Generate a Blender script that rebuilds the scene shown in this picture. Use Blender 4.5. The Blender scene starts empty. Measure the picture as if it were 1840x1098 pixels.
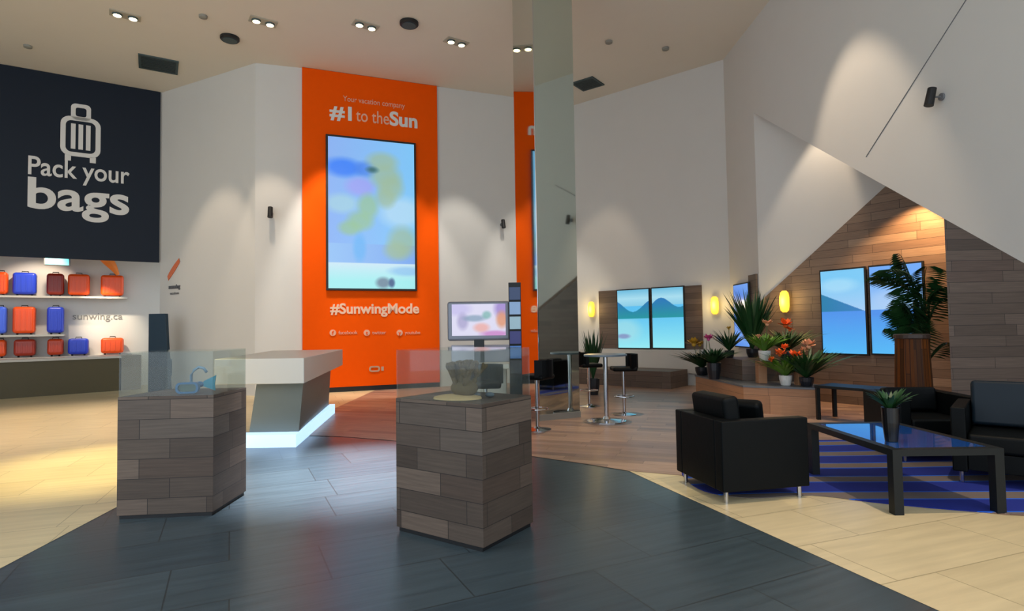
import bpy, bmesh, math, random
from mathutils import Vector, Matrix
random.seed(7)
C = bpy.context.scene.collection
sc = bpy.context.scene
PI = math.pi
# ---------------------------------------------------------------- camera
W_, H_, F_ = 1840.0, 1098.0, 1050.0
EYE = Vector((0, 0, 1.45)); PITCH = math.radians(2.24); ROLL = -0.0155
fw = Vector((0, math.cos(PITCH), math.sin(PITCH)))
u0 = Vector((0, -math.sin(PITCH), math.cos(PITCH))); r0 = Vector((1, 0, 0))
RT = math.cos(ROLL)*r0 + math.sin(ROLL)*u0
UP = -math.sin(ROLL)*r0 + math.cos(ROLL)*u0
cam = bpy.data.cameras.new('camera'); camo = bpy.data.objects.new('camera', cam); C.objects.link(camo)
cam.sensor_width = 36; cam.lens = F_/W_*36; cam.clip_end = 200
m = Matrix.Identity(4)
for i in range(3):
    m[i][0] = RT[i]; m[i][1] = UP[i]; m[i][2] = -fw[i]; m[i][3] = EYE[i]
camo.matrix_world = m
sc.camera = camo
# survey helpers: where on a real surface does a sight line land
def ray(x, y): return fw + RT*((x-W_/2)/F_) - UP*((y-H_/2)/F_)
def at_h(x, y, h=0.0):
    d = ray(x, y); t = (h-EYE.z)/d.z; return EYE + d*t
def at_w(x, y, a, b, off=0.0):
    a = Vector((a[0], a[1], 0)); b = Vector((b[0], b[1], 0)); t = (b-a).normalized()
    n = Vector((t.y, -t.x, 0)); d = ray(x, y); return EYE + d*(((a+n*off)-EYE).dot(n)/d.dot(n))
def at_d(x, y, dep):
    d = ray(x, y); return EYE + d*(dep/d.y)
# ---------------------------------------------------------------- materials
MATS = {}
def s2l(c): return tuple(((v/255)/12.92 if v/255 <= .04045 else ((v/255+.055)/1.055)**2.4) for v in c)
def mat(name, rgb=(128,128,128), rough=.6, metal=0, emit=None, es=1.0, noise=0.0, nscale=8, bump=0.0, coat=0, spec=.5):
    if name in MATS: return MATS[name]
    M = bpy.data.materials.new(name); M.use_nodes = True; nt = M.node_tree; b = nt.nodes['Principled BSDF']
    c = s2l(rgb)
    b.inputs['Base Color'].default_value = (*c, 1); b.inputs['Roughness'].default_value = rough
    b.inputs['Metallic'].default_value = metal; b.inputs['Specular IOR Level'].default_value = spec
    b.inputs['Coat Weight'].default_value = coat
    if emit: b.inputs['Emission Color'].default_value = (*s2l(emit), 1); b.inputs['Emission Strength'].default_value = es
    tc = nt.nodes.new('ShaderNodeTexCoord'); nz = nt.nodes.new('ShaderNodeTexNoise'); nz.inputs['Scale'].default_value = nscale
    nz.inputs['Detail'].default_value = 4
    nt.links.new(tc.outputs['Object'], nz.inputs['Vector'])
    if noise:
        mx = nt.nodes.new('ShaderNodeMix'); mx.data_type = 'RGBA'
        mx.inputs[6].default_value = (*[v*(1-noise) for v in c], 1); mx.inputs[7].default_value = (*[min(1, v*(1+noise)) for v in c], 1)
        nt.links.new(nz.outputs['Fac'], mx.inputs[0]); nt.links.new(mx.outputs[2], b.inputs['Base Color'])
    if bump:
        bp = nt.nodes.new('ShaderNodeBump'); bp.inputs['Strength'].default_value = bump; bp.inputs['Distance'].default_value = .01
        nt.links.new(nz.outputs['Fac'], bp.inputs['Height']); nt.links.new(bp.outputs['Normal'], b.inputs['Normal'])
    MATS[name] = M; return M
def planks(name, cols, row=.14, width=.8, rough=.6, gap=.004, gapc=(40,34,30), grain=.25, rot=0.0, gs=(3,60), spec=.5, mott=.0):
    """boards or long tiles laid in rows; UVs are in metres"""
    M = bpy.data.materials.new(name); M.use_nodes = True; nt = M.node_tree; N = nt.nodes; L = nt.links; b = N['Principled BSDF']
    uv = N.new('ShaderNodeUVMap'); mp = N.new('ShaderNodeMapping'); mp.inputs['Rotation'].default_value = (0, 0, rot)
    L.new(uv.outputs[0], mp.inputs[0])
    br = N.new('ShaderNodeTexBrick'); br.inputs['Scale'].default_value = 1; br.inputs['Brick Width'].default_value = width
    br.inputs['Row Height'].default_value = row; br.inputs['Mortar Size'].default_value = gap; br.inputs['Mortar Smooth'].default_value = .1
    br.inputs['Color1'].default_value = (0, 0, 0, 1); br.inputs['Color2'].default_value = (1, 1, 1, 1); br.inputs['Mortar'].default_value = (.5, .5, .5, 1)
    br.offset = .37; br.offset_frequency = 2; br.squash = .72; br.squash_frequency = 3
    L.new(mp.outputs[0], br.inputs['Vector'])
    cr = N.new('ShaderNodeValToRGB'); cr.color_ramp.interpolation = 'LINEAR'
    e = cr.color_ramp.elements
    while len(e) < len(cols): e.new(.5)
    for i, c in enumerate(cols): e[i].position = i/(len(cols)-1); e[i].color = (*s2l(c), 1)
    L.new(br.outputs['Color'], cr.inputs[0])
    m2 = N.new('ShaderNodeMapping'); m2.inputs['Scale'].default_value = (gs[0], gs[1], 1); m2.inputs['Rotation'].default_value = (0, 0, 0)
    L.new(mp.outputs[0], m2.inputs[0])
    nz = N.new('ShaderNodeTexNoise'); nz.inputs['Scale'].default_value = 1; nz.inputs['Detail'].default_value = 5; L.new(m2.outputs[0], nz.inputs['Vector'])
    mr = N.new('ShaderNodeMapRange'); mr.inputs[1].default_value = .25; mr.inputs[2].default_value = .75; mr.inputs[3].default_value = 1-grain; mr.inputs[4].default_value = 1+grain
    L.new(nz.outputs['Fac'], mr.inputs[0])
    mu = N.new('ShaderNodeVectorMath'); mu.operation = 'SCALE'; L.new(cr.outputs[0], mu.inputs[0]); L.new(mr.outputs[0], mu.inputs['Scale'])
    mx = N.new('ShaderNodeMix'); mx.data_type = 'RGBA'; L.new(br.outputs['Fac'], mx.inputs[0]); L.new(mu.outputs[0], mx.inputs[6]); mx.inputs[7].default_value = (*s2l(gapc), 1)
    L.new(mx.outputs[2], b.inputs['Base Color']); b.inputs['Roughness'].default_value = rough; b.inputs['Specular IOR Level'].default_value = spec
    bp = N.new('ShaderNodeBump'); bp.inputs['Strength'].default_value = .25; bp.inputs['Distance'].default_value = .004
    L.new(nz.outputs['Fac'], bp.inputs['Height']); L.new(bp.outputs['Normal'], b.inputs['Normal'])
    return M
def glass(name, tint=(225,235,232), haze=.0):
    M = bpy.data.materials.new(name); M.use_nodes = True; nt = M.node_tree; N = nt.nodes; L = nt.links
    for n in list(N):
        if n.type != 'OUTPUT_MATERIAL': N.remove(n)
    out = [n for n in N if n.type == 'OUTPUT_MATERIAL'][0]
    t = N.new('ShaderNodeBsdfTransparent'); t.inputs[0].default_value = (*s2l(tint), 1)
    g = N.new('ShaderNodeBsdfGlossy'); g.inputs['Roughness'].default_value = .03; g.inputs[0].default_value = (1, 1, 1, 1)
    d = N.new('ShaderNodeBsdfDiffuse'); d.inputs[0].default_value = (.7, .75, .75, 1)
    lw = N.new('ShaderNodeLayerWeight'); lw.inputs[0].default_value = .5; pw = N.new('ShaderNodeMath'); pw.operation = 'POWER'; pw.inputs[1].default_value = 4; L.new(lw.outputs['Facing'], pw.inputs[0]); fr = N.new('ShaderNodeMath'); fr.operation = 'MULTIPLY_ADD'; fr.inputs[1].default_value = .5; fr.inputs[2].default_value = .02; L.new(pw.outputs[0], fr.inputs[0])
    a = N.new('ShaderNodeMixShader'); L.new(fr.outputs[0], a.inputs[0]); L.new(t.outputs[0], a.inputs[1]); L.new(g.outputs[0], a.inputs[2])
    b = N.new('ShaderNodeMixShader'); b.inputs[0].default_value = haze; L.new(a.outputs[0], b.inputs[1]); L.new(d.outputs[0], b.inputs[2])
    L.new(b.outputs[0], out.inputs[0]); return M
def screenmat(name, es=1.0):
    M = bpy.data.materials.new(name); M.use_nodes = True; nt = M.node_tree; b = nt.nodes['Principled BSDF']
    a = nt.nodes.new('ShaderNodeVertexColor'); a.layer_name = 'pic'
    b.inputs['Base Color'].default_value = (.01, .01, .01, 1); b.inputs['Roughness'].default_value = .25
    nt.links.new(a.outputs[0], b.inputs['Emission Color']); b.inputs['Emission Strength'].default_value = es; return M
white = mat('painted white wall', (206,204,198), .75, noise=.02, nscale=2, bump=.05)
warmwhite = mat('painted ceiling', (222,214,200), .8, noise=.02, nscale=2)
navy = mat('navy panel', (15,26,40), .55, noise=.05, spec=.25)
orange = mat('orange panel', (236,84,0), .75, noise=.03, spec=.08)
lett = mat('white lettering', (214,212,206), .5)
lettdim = mat('pale lettering', (228,170,140), .5)
plw = planks('reclaimed boards', [(58,46,37), (78,66,56), (98,83,71), (70,56,46), (90,80,71)], .155, .62, .6, .003, (38,30,25), .22)
wallw = planks('wall boards', [(104,84,68), (132,110,92), (118,96,80), (146,124,104)], .14, 1.1, .6, .003, (50,40,32), .2)
darkw = planks('dark wall boards', [(78,64,53), (100,84,72), (90,72,61)], .14, 1.1, .6, .003, (40,32,28), .2)
warmw = planks('counter boards', [(150,106,72), (168,122,86), (158,112,76)], .3, 1.6, .45, .002, (60,44,32), .15)
floorw = planks('wood floor', [(134,108,90), (162,132,110), (146,118,102), (118,96,84)], .14, 1.2, .36, .002, (60,48,42), .22, rot=.35)
tile = planks('slate tile', [(52,64,70), (60,72,77), (55,67,72)], .6, 1.2, .28, .005, (44,50,52), .22, rot=-.45, gs=(1.5,18))
cream = planks('cream tile', [(196,178,138), (206,188,148), (200,182,142)], .6, 1.2, .35, .004, (160,145,110), .12, rot=-.35, gs=(1.5,14))
black = mat('black leather', (6,9,10), .5, noise=.1, nscale=20, bump=.1, spec=.12)
blackm = mat('black metal', (12,18,19), .45, metal=.0, spec=.3)
blackp = mat('black plastic', (16,17,19), .5)
chrome = mat('chrome', (190,192,196), .15, metal=1)
silver = mat('silver plastic', (120,124,134), .35, metal=.3)
olive = mat('olive counter front', (80,72,46), .5, noise=.05)
lgrey = mat('pale solid surface', (196,192,182), .35)
lgrey2 = mat('white solid surface', (214,206,192), .4)
pgrey = mat('grey pedestal', (110,114,106), .5, noise=.04)
tealm = mat('dark teal', (14,46,66), .5)
potw = mat('white ceramic', (215,212,205), .3)
potd = mat('dark ceramic', (24,28,34), .35)
leafd = mat('dark leaf', (22,64,26), .5, noise=.35, nscale=9)
leafl = mat('light leaf', (86,132,34), .5, noise=.3, nscale=9)
orflow = mat('orange petals', (232,98,28), .6)
pinkf = mat('pink petals', (198,70,130), .6)
yellf = mat('yellow petals', (196,150,40), .6)
peachf = mat('peach petals', (226,160,120), .6)
stemm = mat('stem', (70,92,40), .6)
sand = mat('sand', (196,168,120), .9, noise=.1, nscale=60, bump=.3)
coralm = mat('olive coral', (96,80,52), .85, noise=.25, nscale=30, bump=.5)
brownw = planks('amber staves', [(74,36,6), (92,48,10), (46,26,8)], .05, 3, .55, .004, (40,20,8), .2, rot=PI/2, spec=.15)
cyan = mat('turquoise rubber', (40,150,178), .4)
bluep = mat('blue plastic', (40,104,150), .35)
ventm = mat('vent grey', (62,78,80), .6)
grey = mat('mid grey', (110,112,114), .6)
mirror = mat('mirror cladding', (198,206,198), .04, metal=1)
gcase = glass('case glass', (240,243,241), .015)
gtab = glass('table glass', (60,84,110), .0)
led = mat('led strip', (200,220,240), .5, emit=(170,208,248), es=1.25)
lampm = mat('lamp glow', (255,250,225), .5, emit=(255,240,190), es=5)
sconm = mat('sconce glow', (250,215,80), .5, emit=(255,205,60), es=1.3)
exitm = mat('exit sign glow', (120,220,225), .5, emit=(110,225,225), es=1.0)
# ---------------------------------------------------------------- mesh helpers
def B(): return bmesh.new()
def box(bm, x0, y0, z0, x1, y1, z1, R=None):
    vs = [bm.verts.new((x, y, z)) for z in (z0, z1) for y in (y0, y1) for x in (x0, x1)]
    if R is not None:
        for v in vs: v.co = R @ v.co
    for f in ((0,2,3,1), (4,5,7,6), (0,1,5,4), (2,6,7,3), (0,4,6,2), (1,3,7,5)): bm.faces.new([vs[i] for i in f])
def prism(bm, pts, z0, z1):
    """upright block over a plan outline; z0/z1 numbers or per-corner lists"""
    n = len(pts); a = z0 if isinstance(z0, (list, tuple)) else [z0]*n; b = z1 if isinstance(z1, (list, tuple)) else [z1]*n
    lo = [bm.verts.new((p[0], p[1], a[i])) for i, p in enumerate(pts)]; hi = [bm.verts.new((p[0], p[1], b[i])) for i, p in enumerate(pts)]
    bm.faces.new(lo[::-1]); bm.faces.new(hi)
    for i in range(n): bm.faces.new((lo[i], lo[(i+1) % n], hi[(i+1) % n], hi[i]))
def slab(bm, a, b, t, prof):
    """standing panel along plan line a->b, thickness t away from the room; prof = [(s, h)] outline in metres"""
    a = Vector((a[0], a[1], 0)); b = Vector((b[0], b[1], 0)); d = (b-a).normalized(); n = Vector((-d.y, d.x, 0))
    f = [bm.verts.new(a+d*s+Vector((0, 0, h))) for s, h in prof]; k = [bm.verts.new(a+d*s+n*t+Vector((0, 0, h))) for s, h in prof]
    bm.faces.new(f); bm.faces.new(k[::-1]); N = len(f)
    for i in range(N): bm.faces.new((f[i], f[(i+1) % N], k[(i+1) % N], k[i]))
def cyl(bm, p, q, r, r2=None, n=16):
    p = Vector(p); q = Vector(q); r2 = r if r2 is None else r2; d = (q-p).normalized()
    a = d.orthogonal().normalized(); b = d.cross(a)
    A = [bm.verts.new(p+(a*math.cos(2*PI*i/n)+b*math.sin(2*PI*i/n))*r) for i in range(n)]
    Q = [bm.verts.new(q+(a*math.cos(2*PI*i/n)+b*math.sin(2*PI*i/n))*r2) for i in range(n)]
    for i in range(n): bm.faces.new((A[i], A[(i+1) % n], Q[(i+1) % n], Q[i]))
    bm.faces.new(A[::-1]); bm.faces.new(Q)
def tube(bm, pts, r, n=8):
    pts = [Vector(p) for p in pts]; rr = r if isinstance(r, (list, tuple)) else [r]*len(pts); rings = []
    for i, p in enumerate(pts):
        d = (pts[min(i+1, len(pts)-1)]-pts[max(i-1, 0)]).normalized(); a = d.cross(Vector((.13, .21, 1)) if abs(d.z) < .9 else Vector((1, .1, 0))).normalized(); b = d.cross(a)
        rings.append([bm.verts.new(p+(a*math.cos(2*PI*k/n)+b*math.sin(2*PI*k/n))*rr[i]) for k in range(n)])
    for A, Q in zip(rings, rings[1:]):
        for k in range(n): bm.faces.new((A[k], A[(k+1) % n], Q[(k+1) % n], Q[k]))
    bm.faces.new(rings[0][::-1]); bm.faces.new(rings[-1])
def lathe(bm, prof, c=(0,0,0), n=24, sx=1, sy=1):
    rings = [[bm.verts.new((c[0]+r*sx*math.cos(2*PI*k/n), c[1]+r*sy*math.sin(2*PI*k/n), c[2]+z)) for k in range(n)] for r, z in prof]
    for A, Q in zip(rings, rings[1:]):
        for k in range(n): bm.faces.new((A[k], A[(k+1) % n], Q[(k+1) % n], Q[k]))
    bm.faces.new(rings[0][::-1]); bm.faces.new(rings[-1])
def ball(bm, c, r, s=(1,1,1), n=12):
    ret = bmesh.ops.create_uvsphere(bm, u_segments=n, v_segments=max(6, n*2//3), radius=r)
    for v in ret['verts']: v.co = Vector((v.co.x*s[0], v.co.y*s[1], v.co.z*s[2]))+Vector(c)
def obj(name, bm, mt, parent=None, bevel=0, smooth=False, fixn=True, loc=None, rotz=0):
    if fixn: bmesh.ops.recalc_face_normals(bm, faces=bm.faces)
    uvl = bm.loops.layers.uv.verify()
    for f in bm.faces:
        n = f.normal
        if abs(n.z) > .75:
            for l in f.loops: l[uvl].uv = (l.vert.co.x, l.vert.co.y)
        else:
            t = Vector((-n.y, n.x, 0)).normalized()
            for l in f.loops: l[uvl].uv = (l.vert.co.dot(t)+.13*round(n.x*3), l.vert.co.z)
        if smooth: f.smooth = True
    me = bpy.data.meshes.new(name); bm.to_mesh(me); bm.free()
    for x in (mt if isinstance(mt, (list, tuple)) else [mt]): me.materials.append(x)
    o = bpy.data.objects.new(name, me); C.objects.link(o)
    if parent: o.parent = parent
    if loc is not None: o.location = loc; o.rotation_euler.z = rotz
    if bevel:
        md = o.modifiers.new('bevel', 'BEVEL'); md.width = bevel; md.segments = 3; md.limit_method = 'ANGLE'
        for p in me.polygons: p.use_smooth = True
        w = o.modifiers.new('wn', 'WEIGHTED_NORMAL')
    return o
def tag(o, label, cat, group=None):
    o['label'] = label; o['category'] = cat
    if group: o['group'] = group
    return o
def thing(name, label, cat, loc=(0,0,0), rotz=0, group=None):
    o = bpy.data.objects.new(name, None); C.objects.link(o); o.empty_display_size = .1
    o.location = loc; o.rotation_euler = (0, 0, rotz); return tag(o, label, cat, group)
def struct(name, bm, mt, **k):
    o = obj(name, bm, mt, **k); o['kind'] = 'structure'; return o
def dup(root, loc, rotz, label=None, group=None):
    r = root.copy(); C.objects.link(r); r.location = loc; r.rotation_euler = (0, 0, rotz)
    if label: r['label'] = label
    if group: r['group'] = group
    for ch in list(root.children):
        c = ch.copy(); C.objects.link(c); c.parent = r
        for g in ch.children:
            d = g.copy(); C.objects.link(d); d.parent = c
    return r
def wall_frame(a, b):
    """rotation (about z) whose local x runs a->b and local -y looks into the room"""
    return math.atan2(b[1]-a[1], b[0]-a[0])
def text(name, s, size, mt, parent, x, z, y=-.012, weight=0.0, width=None, ext=.006, align='CENTER'):
    """lettering on the local xz plane of its parent, facing local -y"""
    cu = bpy.data.curves.new('t', 'FONT'); cu.body = s; cu.size = size; cu.extrude = ext; cu.offset = weight; cu.align_x = align; cu.resolution_u = 6
    t = bpy.data.objects.new('t', cu); C.objects.link(t)
    dg = bpy.context.evaluated_depsgraph_get(); dg.update(); me = bpy.data.meshes.new_from_object(t.evaluated_get(dg))
    bpy.data.objects.remove(t)
    xs = [v.co.x for v in me.vertices]; w = max(xs)-min(xs); mid = (max(xs)+min(xs))/2 if align == 'CENTER' else min(xs); k = (width/w) if width else 1
    for v in me.vertices: v.co = Vector(((v.co.x-mid)*k+x, y-v.co.z, v.co.y+z))
    me.materials.clear(); me.materials.append(mt)
    o = bpy.data.objects.new(name, me); C.objects.link(o); o.parent = parent; return o
def picture(name, w, h, fn, mt, parent, x=0, z=0, y=-.03, nx=60, nz=60):
    """flat screen face, local xz plane, its picture given as fn(u, v)->rgb with v up"""
    bm = B(); cl = bm.loops.layers.float_color.new('pic')
    g = [[bm.verts.new((x+w*(i/nx-.5), y, z+h*j/nz)) for i in range(nx+1)] for j in range(nz+1)]
    for j in range(nz):
        for i in range(nx):
            f = bm.faces.new((g[j][i], g[j][i+1], g[j+1][i+1], g[j+1][i]))
            for l, (du, dv) in zip(f.loops, ((0,0), (1,0), (1,1), (0,1))): l[cl] = (*s2l(fn((i+du)/nx, (j+dv)/nz)), 1)
    return obj(name, bm, mt, parent, fixn=False)
def mixc(a, b, t): t = max(0, min(1, t)); return tuple(a[i]+(b[i]-a[i])*t for i in range(3))
def blob(u, v, cu, cv, ru, rv, soft=.35):
    d = math.hypot((u-cu)/ru, (v-cv)/rv); return max(0, min(1, (1+soft-d)/(2*soft)))
def spot(name, loc, to, power, size=45, col=(1,.86,.7), blend=.5, rad=.05):
    l = bpy.data.lights.new(name, 'SPOT'); l.energy = power; l.spot_size = math.radians(size); l.spot_blend = blend; l.color = col; l.shadow_soft_size = rad
    o = bpy.data.objects.new(name, l); C.objects.link(o); o.location = loc
    o.rotation_euler = (Vector(to)-Vector(loc)).to_track_quat('-Z', 'Y').to_euler(); return o
# ---------------------------------------------------------------- room shell
CH = 7.73
WL0 = (-14.2, 11.69); WL1 = (-9.05, 15.0); WA = (-5.9, 13.4); WB = (-4.92, 13.7); WC = (-1.88, 14.9); WD = (1.84, 16.3); WE = (5.09, 13.6); WF = (5.09, 12.0); WG = (7.14, 8.8); WH = (9.6, 9.03)
def length(a, b): return math.hypot(b[0]-a[0], b[1]-a[1])
def wall(name, a, b, h0=0, h1=CH, mt=white, t=.15):
    bm = B(); L = length(a, b); slab(bm, a, b, t, [(0, h0), (L, h0), (L, h1), (0, h1)]); return struct(name, bm, mt)
HB = 3.3
wall('wall_left', WL0, WL1, HB, CH)
wall('wall_back_left', WL1, WA); wall('wall_back_return', WA, WB); wall('wall_back', WB, WD)
wall('wall_back_right', WD, WE); wall('wall_right', WE, WF)
wall('wall_niche', WF, WG); wall('wall_side_left', (-15.2, 1.5), (-15.2, 12.5)); wall('wall_niche_end', (9.6, 9.2), (9.6, .5), 0, CH, darkw)
bm = B(); prism(bm, [(5.67, 7.6), (9.6, 7.5), (9.6, 9.4), (7.2, 9.4)], 0, 5.5); struct('wall_niche_side', bm, darkw)
# sloped white panel of the right wall: its lower edge runs diagonally from the far corner to the floor
bm = B(); slab(bm, WF, (5.09, 2.0), .16, [(0, 5.86), (9.4, .05), (9.4, CH), (0, CH)]); struct('wall_right_slope', bm, white)
bm = B()
def sl(x, y): return at_w(x, y, WF, (5.09, 2.0), .004)
for (a, b) in (((1742,-10), (1556,282)),):
    p, q = sl(*a), sl(*b); tube(bm, [p, q], .006, 6)
struct('trim_1', bm, grey)
# display alcove behind the navy wall
dl = (Vector((*WL1, 0))-Vector((*WL0, 0))).normalized(); nl = Vector((-dl.y, dl.x, 0))
SA = Vector((*WL0, 0))-dl*1.0+nl*2.2; SB = Vector((*WL1, 0))+dl*2.0+nl*2.2
wall('wall_alcove', SA, SB, 0, 4.2, white)
bm = B(); prism(bm, [tuple(Vector((*WL0, 0))-dl+nl*.15)[:2], tuple(Vector((*WL1, 0))+dl*2+nl*.15)[:2], tuple(SB)[:2], tuple(SA)[:2]], 4.05, 4.15); struct('ceiling_alcove', bm, mat('alcove ceiling', (70,72,78), .8))
bm = B(); prism(bm, [(-15.5, -2), (6.5, -2), (6.5, 13.6), (WE[0]+.2, 14), (2.2, 17.5), (-12, 17.5), (-15.5, 12)], CH, CH+.15); struct('ceiling', bm, warmwhite)
# floor: slate in the middle, cream at both sides, boards at the back (one mesh, three materials)
arc = [(-3.35, 8.3), (-2.4, 8.1), (-1.62, 7.75), (-.6, 7.25), (.22, 6.65), (.75, 6.25), (1.15, 5.92), (1.6, 5.72), (2.1, 5.5), (2.64, 5.15), (3.0, 4.75), (3.65, 4.42), (4.6, 4.2), (6, 4.1), (14, 4.1)]
bm = B()
def poly(pts, z, mi):
    vs = [bm.verts.new((x, y, z)) for x, y in pts]; f = bm.faces.new(vs); f.material_index = mi
    if f.normal.z < 0: f.normal_flip()
    f.normal_update()
    if f.normal.z < 0: f.normal_flip()
poly([(-17, -3), (14, -3), (14, 18), (-17, 18)], 0, 0)
poly([(-17, -3), (-3.05, -3), (-3.22, 3.7), (-3.35, 5.0), (-3.35, 18), (-17, 18)], .002, 1)
poly([(1.15, 5.92), (1.3, 5.45), (1.62, 4.48), (2.14, 2.92), (4, -3), (14, -3), (14, 4.1)]+arc[::-1][1:-7], .002, 1)
poly(arc+[(14, 18), (-3.35, 18)], .004, 2)
box(bm, -17, -3, -.2, 14, 18, -.01)
struct('floor', bm, [tile, cream, floorw], fixn=False)
# ---------------------------------------------------------------- navy wall sign
rl = wall_frame(WL0, WL1)
def on(a, b, x, y, off=0.0): return at_w(x, y, a, b, off)
LL = length(WL0, WL1)
sg = thing('wall_sign', 'large navy wall panel with white suitcase drawing and lettering above the display alcove', 'sign', (WL0[0], WL0[1], 0), rl)
bm = B(); box(bm, 0, -.05, HB-.02, LL-.02, -.002, CH-.01); obj('panel', bm, navy, sg)
def lo(p, a, r):
    d = Vector((p.x-a[0], p.y-a[1], 0)); return d.x*math.cos(r)+d.y*math.sin(r), p.z
x0, z0 = lo(on(WL0, WL1, 50, 373), WL0, rl); x1, z1 = lo(on(WL0, WL1, 232, 386), WL0, rl)
zz = (z0+z1)/2
text('lettering', 'bags', 1.02, lett, sg, (x0+x1)/2, zz, -.055, weight=.02, width=x1-x0)
text('lettering', 'Pack your', .62, lett, sg, (x0+x1)/2, lo(on(WL0, WL1, 60, 314), WL0, rl)[1], -.055, weight=.008, width=x1-x0)
# suitcase drawing
cx, cz0 = lo(on(WL0, WL1, 145, 283), WL0, rl); _, cz1 = lo(on(WL0, WL1, 145, 212), WL0, rl); xl, _ = lo(on(WL0, WL1, 109, 240), WL0, rl); xr, _ = lo(on(WL0, WL1, 181, 250), WL0, rl)
bm = B(); w = (xr-xl)/2; hh = (cz1-cz0)
def rrect(cx, cz, hw, hz, r, n=6):
    out = []
    for qx, qz, a0 in ((1,1,0), (-1,1,90), (-1,-1,180), (1,-1,270)):
        for k in range(n+1):
            a = math.radians(a0+90*k/n); out.append((cx+qx*(hw-r)+r*math.cos(a), cz+qz*(hz-r)+r*math.sin(a)))
    return out
def ring(bm, outer, inner, y0, y1):
    n = len(outer); V = [[bm.verts.new((p[0], y, p[1])) for p in L] for y in (y0, y1) for L in (outer, inner)]
    for i in range(n):
        j = (i+1) % n
        bm.faces.new((V[0][i], V[0][j], V[1][j], V[1][i])); bm.faces.new((V[2][i], V[3][i], V[3][j], V[2][j]))
        bm.faces.new((V[0][i], V[2][i], V[2][j], V[0][j])); bm.faces.new((V[1][i], V[1][j], V[3][j], V[3][i]))
ring(bm, rrect(cx, cz0+hh/2, w, hh/2, .2), rrect(cx, cz0+hh/2, w-.1, hh/2-.1, .12), -.062, -.049)
ring(bm, rrect(cx, cz0+hh+.12, w*.5, .2, .1), rrect(cx, cz0+hh+.12, w*.5-.09, .11, .05), -.062, -.049)
for s in (-.5, 0, .5): box(bm, cx+s*w*.75-.045, -.062, cz0+.18, cx+s*w*.75+.045, -.049, cz0+hh-.18)
for s in (-1, 1): box(bm, cx+s*w*.62-.06, -.062, cz0-.12, cx+s*w*.62+.06, -.049, cz0+.02)
obj('suitcase_drawing', bm, lett, sg)
# ---------------------------------------------------------------- orange feature wall and its big screen
ro = wall_frame(WB, WC); LO = length(WB, WC)
og = thing('feature_panel', 'tall bright orange wall panel with white slogans from floor to ceiling', 'panel', (WB[0], WB[1], 0), ro)
bm = B(); box(bm, 0, -.08, .12, LO, -.003, CH-.01); obj('panel', bm, orange, og)
bm = B(); box(bm, 0, -.06, 0, LO, -.003, .12); obj('skirting', bm, blackp, og)
def olo(x, y): return lo(on(WB, WC, x, y, .08), WB, ro)
a = olo(592, 212); b = olo(750, 228)
text('lettering', '#1', .46, lett, og, a[0], a[1], -.085, weight=.014, align='LEFT', width=.52)
text('lettering', 'to the', .44, lettdim, og, a[0]+.62, a[1], -.085, weight=.002, align='LEFT', width=.80)
text('lettering', 'Sun', .48, lett, og, b[0]-.70, a[1], -.085, weight=.016, align='LEFT', width=.70)
c = olo(675, 190)
text('lettering', 'Your vacation company', .19, lettdim, og, (a[0]+b[0])/2, c[1]+.02, -.085, width=1.5)
d = olo(670, 563)
text('lettering', '#SunwingMode', .34, mat('soft white letters', (232,190,160), .5), og, (a[0]+b[0])/2, d[1], -.085, weight=.01, width=b[0]-a[0])
for k, (px, word, wd) in enumerate(((598, 'facebook', .44), (659, 'twitter', .33), (718, 'youtube', .38))):
    q = olo(px, 598); bm = B(); cyl(bm, (q[0], -.095, q[1]), (q[0], -.08, q[1]), .075, n=20); ic = obj('round_icon', bm, lettdim, og)
    text('icon_letter', 'fty'[k], .13, orange, ic, q[0], q[1]-.045, -.098, weight=.003)
    text('lettering', word, .12, lettdim, og, q[0]+.13, q[1]-.04, -.085, align='LEFT', width=wd)
q = olo(673, 663); bm = B(); ring(bm, rrect(q[0], q[1], .13, .07, .06), rrect(q[0], q[1], .09, .035, .03), -.095, -.08); box(bm, q[0]+.16, -.09, q[1]-.05, q[0]+.22, -.08, q[1]+.05); obj('emblem', bm, mat('grey emblem', (186,150,120), .5), og)
def seamap(u, v):
    c = mixc((140,180,245), (128,200,250), u)
    if v < .30: c = mixc((150,195,245), (125,170,240), u)
    c = mixc(c, (60,130,250), .9*blob(u, v, .17, .80, .2, .06)); c = mixc(c, (70,130,235), .7*blob(u, v, .42, .80, .12, .05))
    c = mixc(c, (165,160,245), .7*blob(u, v, .36, .68, .16, .06)); c = mixc(c, (190,225,245), .7*blob(u, v, .85, .52, .25, .1)); c = mixc(c, (170,215,225), .7*blob(u, v, .15, .56, .18, .06))
    for (x, y, a, b_) in ((.62,.86,.17,.06), (.66,.76,.17,.08), (.72,.69,.14,.08), (.66,.62,.11,.07), (.45,.55,.11,.08), (.36,.45,.14,.06), (.24,.40,.12,.045), (.85,.32,.16,.10), (.78,.26,.14,.06)):
        c = mixc(c, (150,195,150) if x < .6 else (158,188,158), .75*blob(u, v, x, y, a, b_))
    c = mixc(c, (55,105,110), .9*blob(u, v, .50, .80, .06, .018, .6)); c = mixc(c, (100,180,245), .7*blob(u, v, .35, .27, .07, .09))
    if v < .17: c = mixc((206,232,245), (165,238,240), (.17-v)/.12); c = mixc(c, (130,185,240), .6*blob(u, v, .9, .12, .2, .03))
    c = mixc(c, (110,130,150), .9*blob(u, v, .62, .04, .08, .035)); c = mixc(c, (60,85,130), .9*blob(u, v, .72, .04, .035, .03))
    return c
p0 = olo(592, 519); p1 = olo(747, 519); p2 = olo(592, 247); sw = p1[0]-p0[0]; sh = p2[1]-p0[1]
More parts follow.
